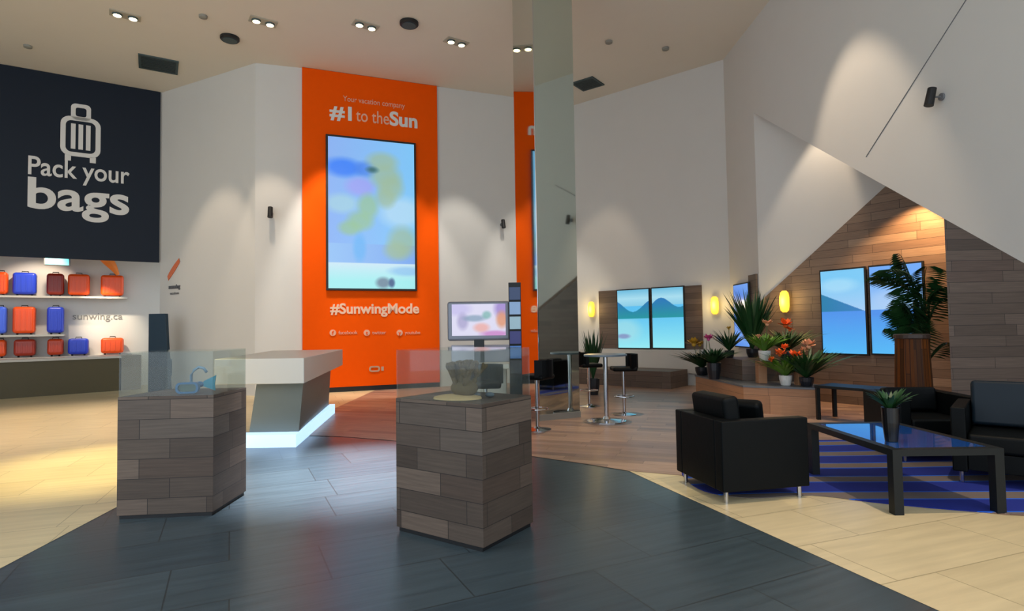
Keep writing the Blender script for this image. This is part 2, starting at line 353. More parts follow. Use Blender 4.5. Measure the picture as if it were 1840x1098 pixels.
vw = thing('video_wall', 'tall portrait screen on the orange panel showing a blue map of green islands', 'screen', on(WB, WC, 669.5, 519, .085), ro)
bm = B(); box(bm, -sw/2-.05, -.06, -.05, sw/2+.05, .0, sh+.05); obj('frame', bm, blackp, vw, bevel=.008)
picture('screen', sw, sh, seamap, screenmat('map screen', .95), vw, 0, 0, -.065, 110, 180)
# ---------------------------------------------------------------- small logo on white wall
rw = wall_frame(WL1, WA)
p = on(WL1, WA, 314, 515, .0)
lg = thing('wall_logo', 'small orange swoosh emblem over grey lettering on the white wall', 'logo', p, rw)
bm = B(); k = 14
pts = [(-.27+.46*i/k, .22+.44*(i/k)**.9, .02+.05*math.sin(PI*(1-i/k)*.6+.5)) for i in range(k+1)]
up = [bm.verts.new((x, -.02, z+t)) for x, z, t in pts]; dn = [bm.verts.new((x+t*.6, -.02, z-t)) for x, z, t in pts]
upb = [bm.verts.new((x, -.004, z+t)) for x, z, t in pts]; dnb = [bm.verts.new((x+t*.6, -.004, z-t)) for x, z, t in pts]
for i in range(k):
    bm.faces.new((up[i], dn[i], dn[i+1], up[i+1])); bm.faces.new((up[i], up[i+1], upb[i+1], upb[i])); bm.faces.new((dn[i], dnb[i], dnb[i+1], dn[i+1]))
obj('swoosh', bm, mat('orange vinyl', (214,110,66), .5), lg)
text('lettering', 'sunwing', .15, mat('grey letters', (86,88,92), .5), lg, 0, -.05, -.01, weight=.006, width=.46)
text('lettering', 'vacations', .1, mat('light grey letters', (120,120,122), .5), lg, 0, -.2, -.01, width=.36)
# ---------------------------------------------------------------- alcove: shelves, suitcases, counter, totem
SHO = .24
for i, hh_ in enumerate((2.48, 1.48, .90)):
    bm = B(); a = at_w(-60, 600, SA, SB, .0); b_ = at_w(118 if i == 1 else 228, 600, SA, SB, .0)
    L_ = (b_-a).length if True else 0
    L_ = math.hypot(b_.x-a.x, b_.y-a.y)
    box(bm, 0, -.48, hh_-.05, L_, -.002, hh_); tag(obj('wall_shelf', bm, lgrey, loc=(a.x, a.y, 0), rotz=rl), ['top', 'middle', 'lowest'][i]+' long pale shelf carrying suitcases under the navy panel', 'shelf')
def suitcase(label, loc, rz, w, h, col):
    t = thing('suitcase', label, 'suitcase', loc, rz, None)
    mt = mat('shell %d %d %d' % col, col, .35)
    bm = B(); box(bm, -w/2, -.14, .04, w/2, .14, h); obj('shell', bm, mt, t, bevel=.07)
    bm = B()
    for s in (-.33, -.11, .11, .33): box(bm, s*w-.015, -.15, .12, s*w+.015, -.13, h-.09)
    obj('rib', bm, mt, t, bevel=.004)
    bm = B(); tube(bm, [(-.07, 0, h-.02), (-.06, 0, h+.035), (.06, 0, h+.035), (.07, 0, h-.02)], .012, 8); obj('handle', bm, blackp, t)
    for s in (-1, 1):
        bm = B(); cyl(bm, (s*(w/2-.09)-.02, 0, .03), (s*(w/2-.09)+.02, 0, .03), .03); obj('wheel', bm, blackp, t)
    return t
OR = (240,84,14); BL = (34,64,200); RD = (150,34,10); LB = (70,110,240); DO = (196,60,16)
rows = [(2.48, .60, 508, [(2, 26, OR, 'orange suitcase cut by the left photo edge, top shelf'), (45, 44, BL, 'bright blue suitcase second from the left on the top shelf'), (100, 32, RD, 'narrow dark red suitcase on the top shelf'), (142, 40, OR, 'orange suitcase beside the dark red one on the top shelf'), (202, 42, OR, 'orange suitcase at the right end of the top shelf')]),
        (1.48, .72, 575, [(0, 26, LB, 'light blue suitcase cut by the left photo edge, middle shelf'), (44, 42, OR, 'orange suitcase on the middle shelf, between two blue ones'), (100, 31, BL, 'narrow deep blue suitcase on the middle shelf')]),
        (.90, .46, 628, [(0, 24, OR, 'orange suitcase cut by the left photo edge, lowest shelf'), (45, 40, (170,52,30), 'brick red suitcase on the lowest shelf'), (100, 30, DO, 'dark orange suitcase on the lowest shelf, left of the blue one'), (141, 38, BL, 'squat blue suitcase on the lowest shelf'), (202, 42, OR, 'orange suitcase at the right end of the lowest shelf')])]
for hs, hc, py, its in rows:
    for px, wpx, col, lab in its:
        p = at_w(px, py, SA, SB, SHO); q = at_w(px+wpx/2, py, SA, SB, SHO); w_ = 2*math.hypot(p.x-q.x, p.y-q.y)*.97
        s = suitcase(lab, (p.x, p.y, hs), rl, w_, hc, col); s['group'] = 'suitcases on the alcove shelves'
# small lettering on the bright alcove wall
p = at_w(176, 574, SA, SB, 0); aw = thing('wall_lettering', 'thin grey lettering on the brightly lit wall between the suitcase shelves', 'lettering', p, rl)
text('lettering', 'sunwing.ca', .26, mat('thin grey letters', (130,128,124), .5), aw, 0, 0, -.01, width=1.12)
# exit sign and a bulkhead lamp hanging under the alcove ceiling
p = at_w(103, 469, SA, SB, .9); es = thing('exit_sign', 'small glowing turquoise sign hanging under the navy panel', 'sign', (p.x, p.y, p.z-.12), rl)
bm = B(); box(bm, -.27, -.03, 0, .27, .03, .25); obj('housing', bm, grey, es, bevel=.01)
bm = B(); box(bm, -.24, -.036, .02, .24, -.03, .23); obj('face', bm, exitm, es)
bm = B(); cyl(bm, (0, 0, .25), (0, 0, 4.05-(p.z-.12)), .012); obj('rod', bm, grey, es)
# swoosh sculpture over the right end of the shelves
bm = B(); k = 12; pp = [at_w(172+40*i/k, 458+36*(i/k)**2.0, SA, SB, .55) for i in range(k+1)]
tube(bm, pp, [.04+.09*math.sin(PI*i/k) for i in range(k+1)], 10)
tag(obj('orange_arch', bm, mat('orange arch', (240,130,40), .5)), 'orange curved swoosh arching over the right end of the top shelf', 'decoration')
# long counter
ctr = thing('counter', 'long olive fronted counter with pale top below the suitcase display', 'counter', (0, 0, 0))
a = at_h(-60, 722); b_ = at_h(215, 702); dd = (b_-a).normalized(); nn = Vector((-dd.y, dd.x, 0))
bm = B(); prism(bm, [tuple(v)[:2] for v in (a, b_, b_+nn*.75, a+nn*.75)], 0, .84); obj('body', bm, olive, ctr)
bm = B(); e = dd*.03; prism(bm, [tuple(v)[:2] for v in (a-nn*.04, b_+e-nn*.04, b_+e+nn*.8, a+nn*.8)], .84, .90); obj('worktop', bm, lgrey, ctr, bevel=.005)
bm = B(); c0 = b_+dd*.03; prism(bm, [tuple(v)[:2] for v in (c0, c0+dd*.45, c0+dd*.45+nn*.7, c0+nn*.7)], 0, .9); tag(obj('side_cabinet', bm, mat('taupe', (150,136,116), .5), bevel=.006), 'low taupe cabinet standing at the right end of the long counter', 'cabinet')
# totem
p = at_d(287, 690, 14.0); tt = thing('display_totem', 'dark teal tapered standing totem in front of the white wall', 'totem', (p.x, p.y, 0), rw*0.3)
bm = B(); x = .27
vs = [(-x, 0), (x+.02, 0), (x-.10, 1.93), (-x, 1.93)]
f = [bm.verts.new((a_, -.05, z)) for a_, z in vs]; g = [bm.verts.new((a_, .05, z)) for a_, z in vs]
bm.faces.new(f); bm.faces.new(g[::-1])
for i in range(4): bm.faces.new((f[i], g[i], g[(i+1) % 4], f[(i+1) % 4]))
obj('board', bm, tealm, tt, bevel=.01)
bm = B(); box(bm, -.32, -.2, 0, .36, .2, .03); obj('foot', bm, blackm, tt, bevel=.005)
bm = B(); box(bm, .16, -.1, .45, .36, -.05, .85); obj('leaflet_box', bm, tealm, tt, bevel=.005)
# ---------------------------------------------------------------- reception desk with glowing foot
dk = thing('service_desk', 'white cantilevered service desk with a glowing foot', 'desk', (0, 0, 0))
bm = B(); prism(bm, [(-3.75, 7.35), (-2.62, 7.35), (-3.05, 10.5), (-4.3, 10.5)], [.80, .80, .84, .84], 1.12); obj('top_slab', bm, lgrey2, dk, bevel=.01)
bm = B()
lo_ = [(-3.45, 7.62), (-2.80, 7.62), (-3.25, 10.3), (-3.9, 10.3)]; hi_ = [(-3.30, 7.55), (-2.70, 7.55), (-3.2, 10.3), (-3.8, 10.3)]
A_ = [bm.verts.new((x, y, .0)) for x, y in lo_]; H2 = [bm.verts.new((x, y, z)) for (x, y), z in zip(hi_, (.80, .80, .84, .84))]
bm.faces.new(A_[::-1]); bm.faces.new(H2)
for i in range(4): bm.faces.new((A_[i], A_[(i+1) % 4], H2[(i+1) % 4], H2[i]))
obj('pedestal', bm, pgrey, dk)
bm = B(); prism(bm, [(-3.55, 7.40), (-2.74, 7.40), (-3.16, 10.4), (-3.25, 10.4), (-2.9, 7.6), (-3.55, 7.6)], .0, .16); obj('light_strip', bm, led, dk)
# ---------------------------------------------------------------- display plinths
def plinth(label, pts, hb=.955, hg=1.30):
    c = sum((Vector((*p, 0)) for p in pts), Vector())/len(pts)
    P = [(Vector((*p, 0))-c) for p in pts]
    t = thing('display_plinth', label, 'plinth', (c.x, c.y, 0))
    bm = B(); prism(bm, [tuple(v)[:2] for v in P], .03, hb); obj('body', bm, plw, t, bevel=.003)
    bm = B(); prism(bm, [tuple(v*.96)[:2] for v in P], 0, .03); obj('kick', bm, blackp, t)
    gl = [v*.985 for v in P]; n = len(gl); bm = B(); k = .006
    ins = [v*(.985-.018) for v in P]
    for i in range(n):
        j = (i+1) % n; prism(bm, [tuple(q)[:2] for q in (gl[i], gl[j], ins[j], ins[i])], hb, hg)
    prism(bm, [tuple(q)[:2] for q in gl], hg, hg+.008)
    obj('glass_cover', bm, gcase, t); return t
P1 = [(-3.12, 4.63), (-2.40, 4.70), (-2.41, 5.30), (-3.10, 5.25)]
P2 = [(-.86, 4.29), (-.21, 3.84), (.13, 4.34), (-.50, 4.79)]
plinth('reclaimed wood plinth with a glass cover over snorkel gear, left one', P1)
plinth('reclaimed wood plinth with a glass cover over coral on sand, right one', P2)
HT = .955
def top_at(x, y, h=HT): return at_h(x, y, h)
# snorkel gear under the left cover
mk = thing('diving_mask', 'blue diving mask lying under the left glass cover', 'mask', (-2.66, 4.80, HT+.001), .2)
bm = B(); ring(bm, rrect(0, .05, .085, .045, .035), rrect(0, .05, .068, .030, .026), -.03, .02); obj('frame', bm, bluep, mk)
bm = B(); box(bm, -.068, -.012, .02, .068, -.008, .08); obj('lens', bm, mat('mask lens', (60,90,80), .1), mk)
bm = B(); tube(bm, [(.08*math.cos(a), .02+.10*math.sin(a), .05) for a in [PI*i/12 for i in range(13)]], .006, 6); obj('strap', bm, blackp, mk)
bm = B(); pts = [(0, 0, 0), (-.01, 0, .05), (-.01, .0, .13), (.01, 0, .17), (.05, 0, .195), (.09, 0, .185), (.115, 0, .15)]
tube(bm, pts, .012, 10); cyl(bm, (0, 0, 0), (.04, 0, .004), .013, n=10)
tag(obj('snorkel', bm, mat('grey blue tube', (120,152,176), .35), loc=(-2.70, 4.94, HT+.014), rotz=.1, smooth=True), 'pale blue curved snorkel standing behind the diving mask', 'snorkel')
def fin(label, loc, rz):
    t = thing('swim_fin', label, 'fin', loc, rz)
    bm = B(); V = [(-.075, 0, .05), (-.03, 0, .02), (.05, 0, .01), (.06, 0, .065), (.05, 0, .12), (-.03, 0, .095)]
    # standing blade, widening to the right
    out = [(-.06, .045), (.05, .0), (.045, .055), (.055, .13), (-.04, .085)]
    f = [bm.verts.new((x, -.006, z+.002)) for x, z in out]; g = [bm.verts.new((x, .006, z+.002)) for x, z in out]
    bm.faces.new(f); bm.faces.new(g[::-1])
    for i in range(len(out)): bm.faces.new((f[i], g[i], g[(i+1) % len(out)], f[(i+1) % len(out)]))
    obj('blade', bm, cyan, t)
    bm = B(); ball(bm, (-.075, 0, .058), .032, (1.1, .8, .8)); obj('foot_pocket', bm, bluep, t, smooth=True); return t
fin('turquoise swim fin standing on edge under the left cover', (-2.60, 5.02, HT+.001), .15)
# coral on sand under the right cover
bm = B(); lathe(bm, [(.15, 0), (.145, .012), (.11, .022), (.05, .03), (.004, .032)], n=28, sx=1.2, sy=.9)
tag(obj('sand_bed', bm, sand, loc=(-.40, 4.20, HT+.001), rotz=-.3), 'mound of pale sand under the right glass cover', 'sand')
co = thing('coral', 'olive brown branching coral standing on the sand mound', 'coral', (-.35, 4.20, HT+.024), -.3)
bm = B(); rnd = random.Random(3)
ball(bm, (0, 0, .05), .085, (1.2, .9, .75), 14)
def branch(p, d, L, r, lv):
    q = p+d*L; mid = p+d*L*.5+Vector((rnd.uniform(-1,1), rnd.uniform(-1,1), 0))*L*.12
    tube(bm, [p, mid, q], [r, r*.9, r*.75], 7); ball(bm, q, r*.82, n=8)
    if lv:
        for _ in range(3): branch(q, (d+Vector((rnd.uniform(-.8,.8), rnd.uniform(-.8,.8), rnd.uniform(-.1,.6)))).normalized(), L*.72, r*.78, lv-1)
for i in range(11):
    a = 2*PI*i/11; q_ = .4+.6*(i % 2); branch(Vector((.05*math.cos(a)*q_, .05*math.sin(a)*q_, .07)), Vector((.6*math.cos(a)*q_, .55*math.sin(a)*q_, 1)).normalized(), .08, .022, 2)
obj('branches', bm, coralm, co, smooth=True)
for i, (x, y, s, lab) in enumerate(((-.17, 4.24, .026, 'grey blue pebble lying right of the coral'), (-.27, 4.30, .022, 'smaller grey blue pebble behind the larger pebble'), (-.50, 4.02+.14, .0, ''))):
    if s:
        bm = B(); ball(bm, (0, 0, s*.7), s, (1.3, 1, .7), 12); tag(obj('pebble', bm, mat('slate pebble', (96,108,118), .6), loc=(x, y, HT+.001), smooth=True), lab, 'pebble')
# ---------------------------------------------------------------- mirrored column
cn = at_h(970, 757); cl_ = math.radians(-12.8); cr_ = math.radians(64.5)
n0 = Vector((cn.x, cn.y, 0)); nL = n0+Vector((math.sin(cl_), math.cos(cl_), 0))*1.42
d_ = ray(1039, 590); wR = 0
dr = Vector((math.sin(cr_), math.cos(cr_), 0))
k_ = d_.x/d_.y; wR = (k_*n0.y-n0.x)/(dr.x-k_*dr.y); nR = n0+dr*wR
cb = [n0, nR, nR+Vector((-.25, 1.0, 0)), nL]
col = thing('mirrored_column', 'floor to ceiling wedge shaped column clad in greenish mirror', 'column', (0, 0, 0))
bm = B(); prism(bm, [tuple(v)[:2] for v in cb], .1, CH-.002); obj('cladding', bm, mirror, col)
cc = sum(cb, Vector())/4
bm = B(); prism(bm, [tuple(cc+(v-cc)*1.03)[:2] for v in cb], 0, .1); obj('base_trim', bm, mat('brushed base', (150,146,136), .4, metal=.4), col)
bm = B(); tube(bm, [n0+Vector((0, 0, .1)), n0+Vector((0, 0, CH-.01))], .008, 6); obj('corner_bead', bm, chrome, col)
# ---------------------------------------------------------------- kiosk: television, desk, chair, leaflet stand
def promo(u, v):
    c = (225,222,245); c = mixc(c, (190,180,235), .6*blob(u, v, .1, .85, .25, .2)); c = mixc(c, (150,120,200), .8*blob(u, v, .95, .85, .15, .3)); c = mixc(c, (225,150,110), .9*blob(u, v, .93, .5, .1, .25))
    c = mixc(c, (150,140,190), .6*blob(u, v, .2, .45, .1, .25)); c = mixc(c, (120,150,175), .7*blob(u, v, .42, .55, .2, .10)); c = mixc(c, (110,175,165), .7*blob(u, v, .65, .65, .08, .12)); c = mixc(c, (240,170,160), .8*blob(u, v, .55, .25, .14, .14))
    c = mixc(c, (200,110,190), .7*blob(u, v, .8, .05, .25, .1)); return c
tvp = at_d(861, 612, 8.2)
tv = thing('television', 'wide silver framed television standing above the white kiosk desk', 'television', (tvp.x, tvp.y, 0), 0)
zt = tvp.z; bm = B(); box(bm, -.44, -.035, zt, .44, .035, zt+.55); obj('frame', bm, silver, tv, bevel=.04)
picture('screen', .75, .44, promo, screenmat('promo screen', .9), tv, 0, zt+.07, -.04, 80, 48)
bm = B(); box(bm, -.07, -.03, .98, .07, .03, zt+.02); obj('neck', bm, blackp, tv, bevel=.008)
kd = thing('kiosk_desk', 'white kiosk desk carrying the television behind the right plinth', 'desk', (tvp.x, tvp.y+.05, 0))
bm = B(); box(bm, -.42, -.30, .90, .42, .28, .97); obj('top', bm, lgrey2, kd, bevel=.01)
bm = B(); box(bm, -.38, -.05, 0, .38, .22, .90); obj('body', bm, lgrey2, kd, bevel=.02)
bm = B(); box(bm, -.42, .20, .97, .42, .25, 1.22); obj('back_screen', bm, mat('lilac grey', (176,176,190), .5), kd, bevel=.01)
def stool(label, loc, rz, group=None):
    t = thing('bar_stool', label, 'stool', loc, rz)
    bm = B(); lathe(bm, [(.20, 0), (.20, .012), (.05, .03), (.03, .05)]); obj('base', bm, chrome, t, smooth=False)
    bm = B(); cyl(bm, (0, 0, .04), (0, 0, .72), .025); obj('column', bm, chrome, t)
    bm = B(); tube(bm, [(.16*math.cos(a), .16*math.sin(a), .3) for a in [2*PI*i/20 for i in range(21)]], .009, 6); cyl(bm, (0, 0, .3), (.16, 0, .3), .008); obj('footrest', bm, chrome, t)
    bm = B(); box(bm, -.2, -.2, .72, .2, .2, .79); obj('seat', bm, black, t, bevel=.03)
    bm = B(); k = 10; 
    for i in range(k):
        a0 = PI*.62+PI*.76*i/k; a1 = PI*.62+PI*.76*(i+1)/k
        prism(bm, [(.24*math.cos(a0), .24*math.sin(a0)), (.24*math.cos(a1), .24*math.sin(a1)), (.20*math.cos(a1), .20*math.sin(a1)), (.20*math.cos(a0), .20*math.sin(a0))], .76, 1.0)
    bmesh.ops.remove_doubles(bm, verts=bm.verts, dist=.001)
    obj('backrest', bm, black, t); return t
bt_ = at_h(1090, 757); bt = thing('bistro_table', 'tall round chrome pedestal table just right of the mirrored column', 'table', (bt_.x, bt_.y, 0))
bm = B(); lathe(bm, [(.30, 0), (.30, .015), (.06, .04), (.04, .08)]); obj('base', bm, chrome, bt)
bm = B(); cyl(bm, (0, 0, .05), (0, 0, 1.0), .035); obj('pole', bm, chrome, bt)
bm = B(); cyl(bm, (0, 0, 1.0), (0, 0, 1.03), .33, n=32); obj('top', bm, mat('smoky top', (96,112,124), .3), bt, bevel=.005)
p = at_h(968, 772); stool('black bar stool standing left of the mirrored column', (p.x-.02, p.y-.02, 0), 2.6)
p = at_h(1122, 745); stool('black bar stool right of the tall pedestal table', (p.x, p.y, 0), PI)
p = at_h(1058, 735); stool('black bar stool behind the tall table, nearest the column', (p.x+.05, p.y+.3, 0), .3)
p = at_d(872, 690, 7.3); stool('black stool with low back in front of the white kiosk desk', (p.x, p.y, 0), -PI/2)
p = at_d(926, 600, 8.0)
br = thing('leaflet_stand', 'tall dark stand of travel leaflets beside the television', 'stand', (p.x, p.y, 0))
bm = B(); box(bm, -.085, 0, 0, .085, .04, 2.08); obj('post', bm, blackm, br, bevel=.005)
bm = B(); box(bm, -.14, -.12, 0, .14, .16, .02); obj('foot', bm, blackm, br)
for i, c3 in enumerate(((60,76,110), (150,180,215), (170,200,210), (60,62,120), (80,130,200), (60,60,66))):
    bm = B(); z = 1.84-i*.2; box(bm, -.075, -.04, z, .075, .0, z+.17); obj('leaflet', bm, mat('leaflet %d' % i, c3, .5), br)
# ---------------------------------------------------------------- back right wall: screens, boards, bench, sconces
def beach_a(u, v, right=False):
    if v > .72: c = mixc((110,190,225), (190,235,248), (1-v)/.2 if v > .85 else (v-.6)*3)
    else: c = mixc((150,236,246), (90,195,245), v/.6)
    hill = .72+.1*math.sin(u*5+(2.2 if not right else .2))+(.06 if right else 0)*u
    if .5 < v < hill: c = mixc((24,150,160), (30,120,185), (v-.5)/.3)
    if v < .5 and not right: c = mixc(c, (165,225,235), .7*blob(u, v, .2, .3, .5, .2)); c = mixc(c, (130,140,190), .8*blob(u, v, .18, .2, .2, .04))
    return c
def lagoon(u, v, right=False):
    if v > .5: c = mixc((170,210,250), (125,205,250) if not right else (112,172,250), (v-.5)/.4)
    else: c = mixc((90,190,252), (80,150,240), v/.5)
    if right: c = mixc(c, (80,145,240), .6*blob(u, v, .5, .46, .6, .04)); c = mixc(c, (190,215,250), .4*blob(u, v, .35, .62, .3, .1))
    else:
        ridge = .72-.22*u
        if .5 < v < ridge: c = mixc((40,130,175), (60,130,200), u)
        c = mixc(c, (190,235,255), .5*blob(u, v, .4, .82, .4, .08))
    return c
def skyblue(u, v): return mixc((70,130,225), (110,160,240), abs(math.sin(v*7+u)))
ems = screenmat('beach screen', .95)
def screen_on(label, a, b, xl, xr, yb, yt, fn, off=.06):
    p = at_w(xl, (yb+yt)/2, a, b, off); q = at_w(xr, (yb+yt)/2, a, b, off); w = math.hypot(q.x-p.x, q.y-p.y); xm = (xl+xr)/2
    z0 = at_w(xm, yb, a, b, off).z; z1 = at_w(xm, yt, a, b, off).z; mx_ = (p+q)/2
    t = thing('wall_screen', label, 'screen', (mx_.x, mx_.y, z0), wall_frame(a, b))
    bm = B(); box(bm, -w/2-.025, -.02, -.03, w/2+.025, .03, z1-z0+.03); obj('frame', bm, blackp, t, bevel=.005)
    picture('screen', w, z1-z0, fn, ems, t, 0, 0, -.024, 110, 140); return t
def board(name, label, a, b, xl, xr, h0, h1, mt, t_=.04, cat='panel', yref=580):
    p = at_w(xl, yref, a, b, 0); q = at_w(xr, yref, a, b, 0); r = wall_frame(a, b); L = math.hypot(q.x-p.x, q.y-p.y)
    bm = B(); box(bm, 0, -t_, h0, L, -.002, h1); return tag(obj(name, bm, mt, loc=(p.x, p.y, 0), rotz=r), label, cat)
board('wall_cladding', 'wide dark board panel behind the pair of beach screens on the far wall', WD, WE, 1078, 1263, .88, 2.42, darkw)
screen_on('far beach screen with a swimmer, left of the pair beside the column', WD, WE, 1111, 1167, 625, 521, lambda u, v: beach_a(u, v))
screen_on('far beach screen with a green hill, right of the pair on the far wall', WD, WE, 1173, 1229, 625, 517, lambda u, v: beach_a(u, v, True))
board('wall_ledge', 'white panel under the two far beach screens', WD, WE, 1045, 1255, .30, .86, lgrey, .1)
r_ = wall_frame(WD, WE); bp_ = at_w(1040, 600, WD, WE, .12)
bm = B(); box(bm, 0, -.95, 0, 3.1, 0, .40); tag(obj('long_bench', bm, darkw, loc=(bp_.x, bp_.y, 0), rotz=r_, bevel=.004), 'long low dark board bench under the far beach screens', 'bench')
screen_on('narrow blue screen seen edge on in the far corner', WE, WF, 1321, 1347, 622, 511, skyblue)
board('corner_board', 'narrow dark board strip beside the edge on blue screen', WE, WF, 1350, 1364, .0, 2.5, darkw)
# board cladding on the niche wall with a diagonal top edge
rn = wall_frame(WF, WG); LN = length(WF, WG)
bm = B(); slab(bm, WF, WG, -.06, [(0, 0), (LN, 0), (LN, 4.75), (0, 1.88)]); struct('wall_niche_boards', bm, wallw)
screen_on('large lagoon screen with a headland, left of the niche pair', WF, WG, 1478, 1556, 635, 485, lambda u, v: lagoon(u, v), .11)
screen_on('large lagoon screen of open sea, right of the niche pair', WF, WG, 1566, 1660, 636, 476, lambda u, v: lagoon(u, v, True), .11)
def sconce(label, a, b, x, y, off=0):
    p = at_w(x, y, a, b, off); t = thing('wall_sconce', label, 'wall lamp', (p.x, p.y, p.z), wall_frame(a, b), 'wall sconces')
    bm = B(); lathe(bm, [(.04, -.21), (.075, -.17), (.09, -.08), (.09, .08), (.075, .17), (.04, .21)], (0, -.10, 0), 20); obj('shade', bm, sconm, t, smooth=True)
    bm = B(); box(bm, -.04, -.10, -.06, .04, -.002, .06); obj('bracket', bm, chrome, t)
    l = bpy.data.lights.new('sconce_light', 'POINT'); l.energy = 9; l.color = (1, .72, .3); l.shadow_soft_size = .1
    lo2 = bpy.data.objects.new('sconce_light', l); C.objects.link(lo2); n = Vector((math.sin(t.rotation_euler.z), -math.cos(t.rotation_euler.z), 0)); lo2.location = p+n*.3
    return t
sconce('yellow glowing wall sconce next to the mirrored column', WD, WE, 1066, 556)
sconce('yellow glowing wall sconce right of the far beach screens', WD, WE, 1287, 549)
sconce('yellow glowing wall sconce on the boards left of the lagoon screens', WF, WG, 1415, 542, .06)
# ---------------------------------------------------------------- planter counter and its plants
pc = thing('planter_counter', 'low warm wood counter block carrying the flower pots', 'counter')
pl = [(3.70, 11.9), (3.80, 9.7), (4.72, 9.15), (5.0, 9.6), (4.95, 11.9)]
bm = B(); prism(bm, pl, 0, .42); obj('body', bm, warmw, pc)
cp = Vector((4.4, 10.5, 0)); bm = B(); prism(bm, [tuple(cp+(Vector((*v, 0))-cp)*1.015)[:2] for v in pl], .42, .45); obj('top', bm, mat('grey top', (92,96,100), .35), pc)
bm = B(); prism(bm, [(4.05, 11.6), (4.1, 10.5), (4.92, 10.2), (4.92, 11.6)], .452, .82); tag(obj('raised_box', bm, darkw, bevel=.004), 'dark board box raised on the planter counter', 'box')
def boxpost(x, y, dep, h, lab):
    p = at_d(x, y, dep); bm = B(); box(bm, -.07, -.07, 0, .07, .07, h); tag(obj('wood_post', bm, warmw, loc=(p.x, p.y, .452), bevel=.003), lab, 'post')
boxpost(1368, 680, 10.0, .38, 'short pale wood post under the white pot on the counter')
boxpost(1438, 680, 9.6, .42, 'short pale wood post behind the orange flowers')
def blades(bm, n, L, spread, w, rnd, z0=0, droop=.5, seg=6):
    for i in range(n):
        a = rnd.uniform(0, 2*PI); el = rnd.uniform(.35, 1.0); l = L*rnd.uniform(.6, 1.05); d = Vector((math.cos(a), math.sin(a), 0)); side = Vector((-d.y, d.x, 0)); prev = None
        for s in range(seg+1):
            t = s/seg; p = d*(spread*(1-el*.7)*t*l*1.6)+Vector((0, 0, z0+l*(t-droop*(1-el*.6)*t*t))); ww = w*math.sin(PI*min(1, .12+t*.88))*1.0
            cur = (bm.verts.new(p-side*ww/2), bm.verts.new(p+side*ww/2+Vector((0, 0, ww*.2))))
            if prev: bm.faces.new((prev[0], prev[1], cur[1], cur[0]))
            prev = cur
def flower(bm, p, r, rnd, n=9):
    for i in range(n):
        a = 2*PI*i/n+rnd.random(); e = rnd.uniform(.1, 1.1); d = Vector((math.cos(a)*math.cos(e), math.sin(a)*math.cos(e), math.sin(e))); s = d.cross(Vector((0, 0, 1))).normalized()*r*.28
        v = [bm.verts.new(p), bm.verts.new(p+d*r*.6+s), bm.verts.new(p+d*r), bm.verts.new(p+d*r*.6-s)]; bm.faces.new(v)
    ball(bm, p, r*.25, n=8)
def plant(label, loc, pot, potr, poth, L, n, leaf, w, fl=(), seed=1, spread=1.0, name='potted_plant', fm=None, droop=.5):
    rnd = random.Random(seed); t = thing(name, label, 'plant', loc)
    bm = B(); lathe(bm, [(potr*.72, 0), (potr*.95, poth*.55), (potr, poth), (potr*.88, poth), (potr*.85, poth*.9)], n=20); obj('pot', bm, pot, t, smooth=False)
    bm = B(); blades(bm, int(n*1.6), L, spread, w, rnd, poth*.88, droop); obj('foliage', bm, leaf, t, fixn=False)
    for (dx, dy, h, r, m_) in fl:
        bm = B(); flower(bm, Vector((dx, dy, h)), r*1.4, rnd, 16); f = obj('flower', bm, m_, t, fixn=False)
        bm = B(); tube(bm, [(dx*.2, dy*.2, poth*.9), (dx*.7, dy*.7, (poth+h)/2), (dx, dy, h)], .006, 6); obj('stem', bm, stemm, f)
    return t
def ph(x, y, h): p = at_h(x, y, h); return (p.x, p.y, h)
plant('leafy plant with orange flowers in a white pot at the counter front', ph(1412, 692, .452), potw, .10, .16, .48, 70, leafl, .045, [(-.10, -.05, .50, .09, orflow), (.14, -.05, .47, .10, orflow), (.02, .05, .60, .07, orflow), (-.22, 0, .40, .06, orflow)], 2, 1.3)
p = at_d(1374, 640, 10.0); plant('green plant with peach flower in a white pot on the wood post', (p.x, p.y, .834), potw, .10, .17, .42, 50, leafl, .05, [(.05, -.02, .62, .09, peachf), (-.1, 0, .4, .05, peachf)], 3, 1.2)
p = at_d(1413, 640, 10.4); plant('dark leaved plant with tall orange bloom behind the front pots', (p.x, p.y, .824), potd, .12, .14, .55, 70, leafd, .05, [(0, 0, .60, .12, orflow), (.1, .05, .52, .07, orflow)], 5, 1.2)
plant('bushy dark plant with a peach flower at the right end of the counter', ph(1450, 694, .452), potd, .11, .14, .62, 80, leafd, .05, [(.04, -.03, .63, .11, peachf), (.0, .05, .56, .07, peachf)], 6, 1.1)
p = at_d(1353, 650, 11.3); plant('tall palm like plant beside the edge on blue screen', (p.x-.0, p.y, .824), potd, .12, .16, 1.35, 90, leafd, .05, [], 7, .45, droop=.3)
p = at_d(1311, 640, 11.2); plant('slender plant left of the edge on blue screen', (p.x, p.y, .824), potd, .09, .14, .55, 40, leafd, .04, [(0, 0, .55, .05, yellf)], 8, .8)
plant('dark bushy plant with yellow flower at the left end of the counter', ph(1262, 674, .452), potd, .14, .16, .48, 80, leafd, .05, [(-.17, -.05, .62, .13, yellf), (-.02, .05, .60, .09, yellf), (.12, .0, .75, .05, orflow)], 9, 1.3)
p = at_d(1292, 650, 10.9); plant('small dark plant with pink blossom next to the raised box', (p.x-.1, p.y, .452), potd, .13, .3, .4, 70, leafd, .05, [(-.10, -.05, .74, .09, pinkf)], 10, 1.2)
p = at_d(1065, 640, 12.6); plant('tall slim green plant standing by the sconce near the column', (p.x, p.y, 0), potd, .14, .35, 1.2, 60, leafd, .05, [], 11, .25, droop=.2)
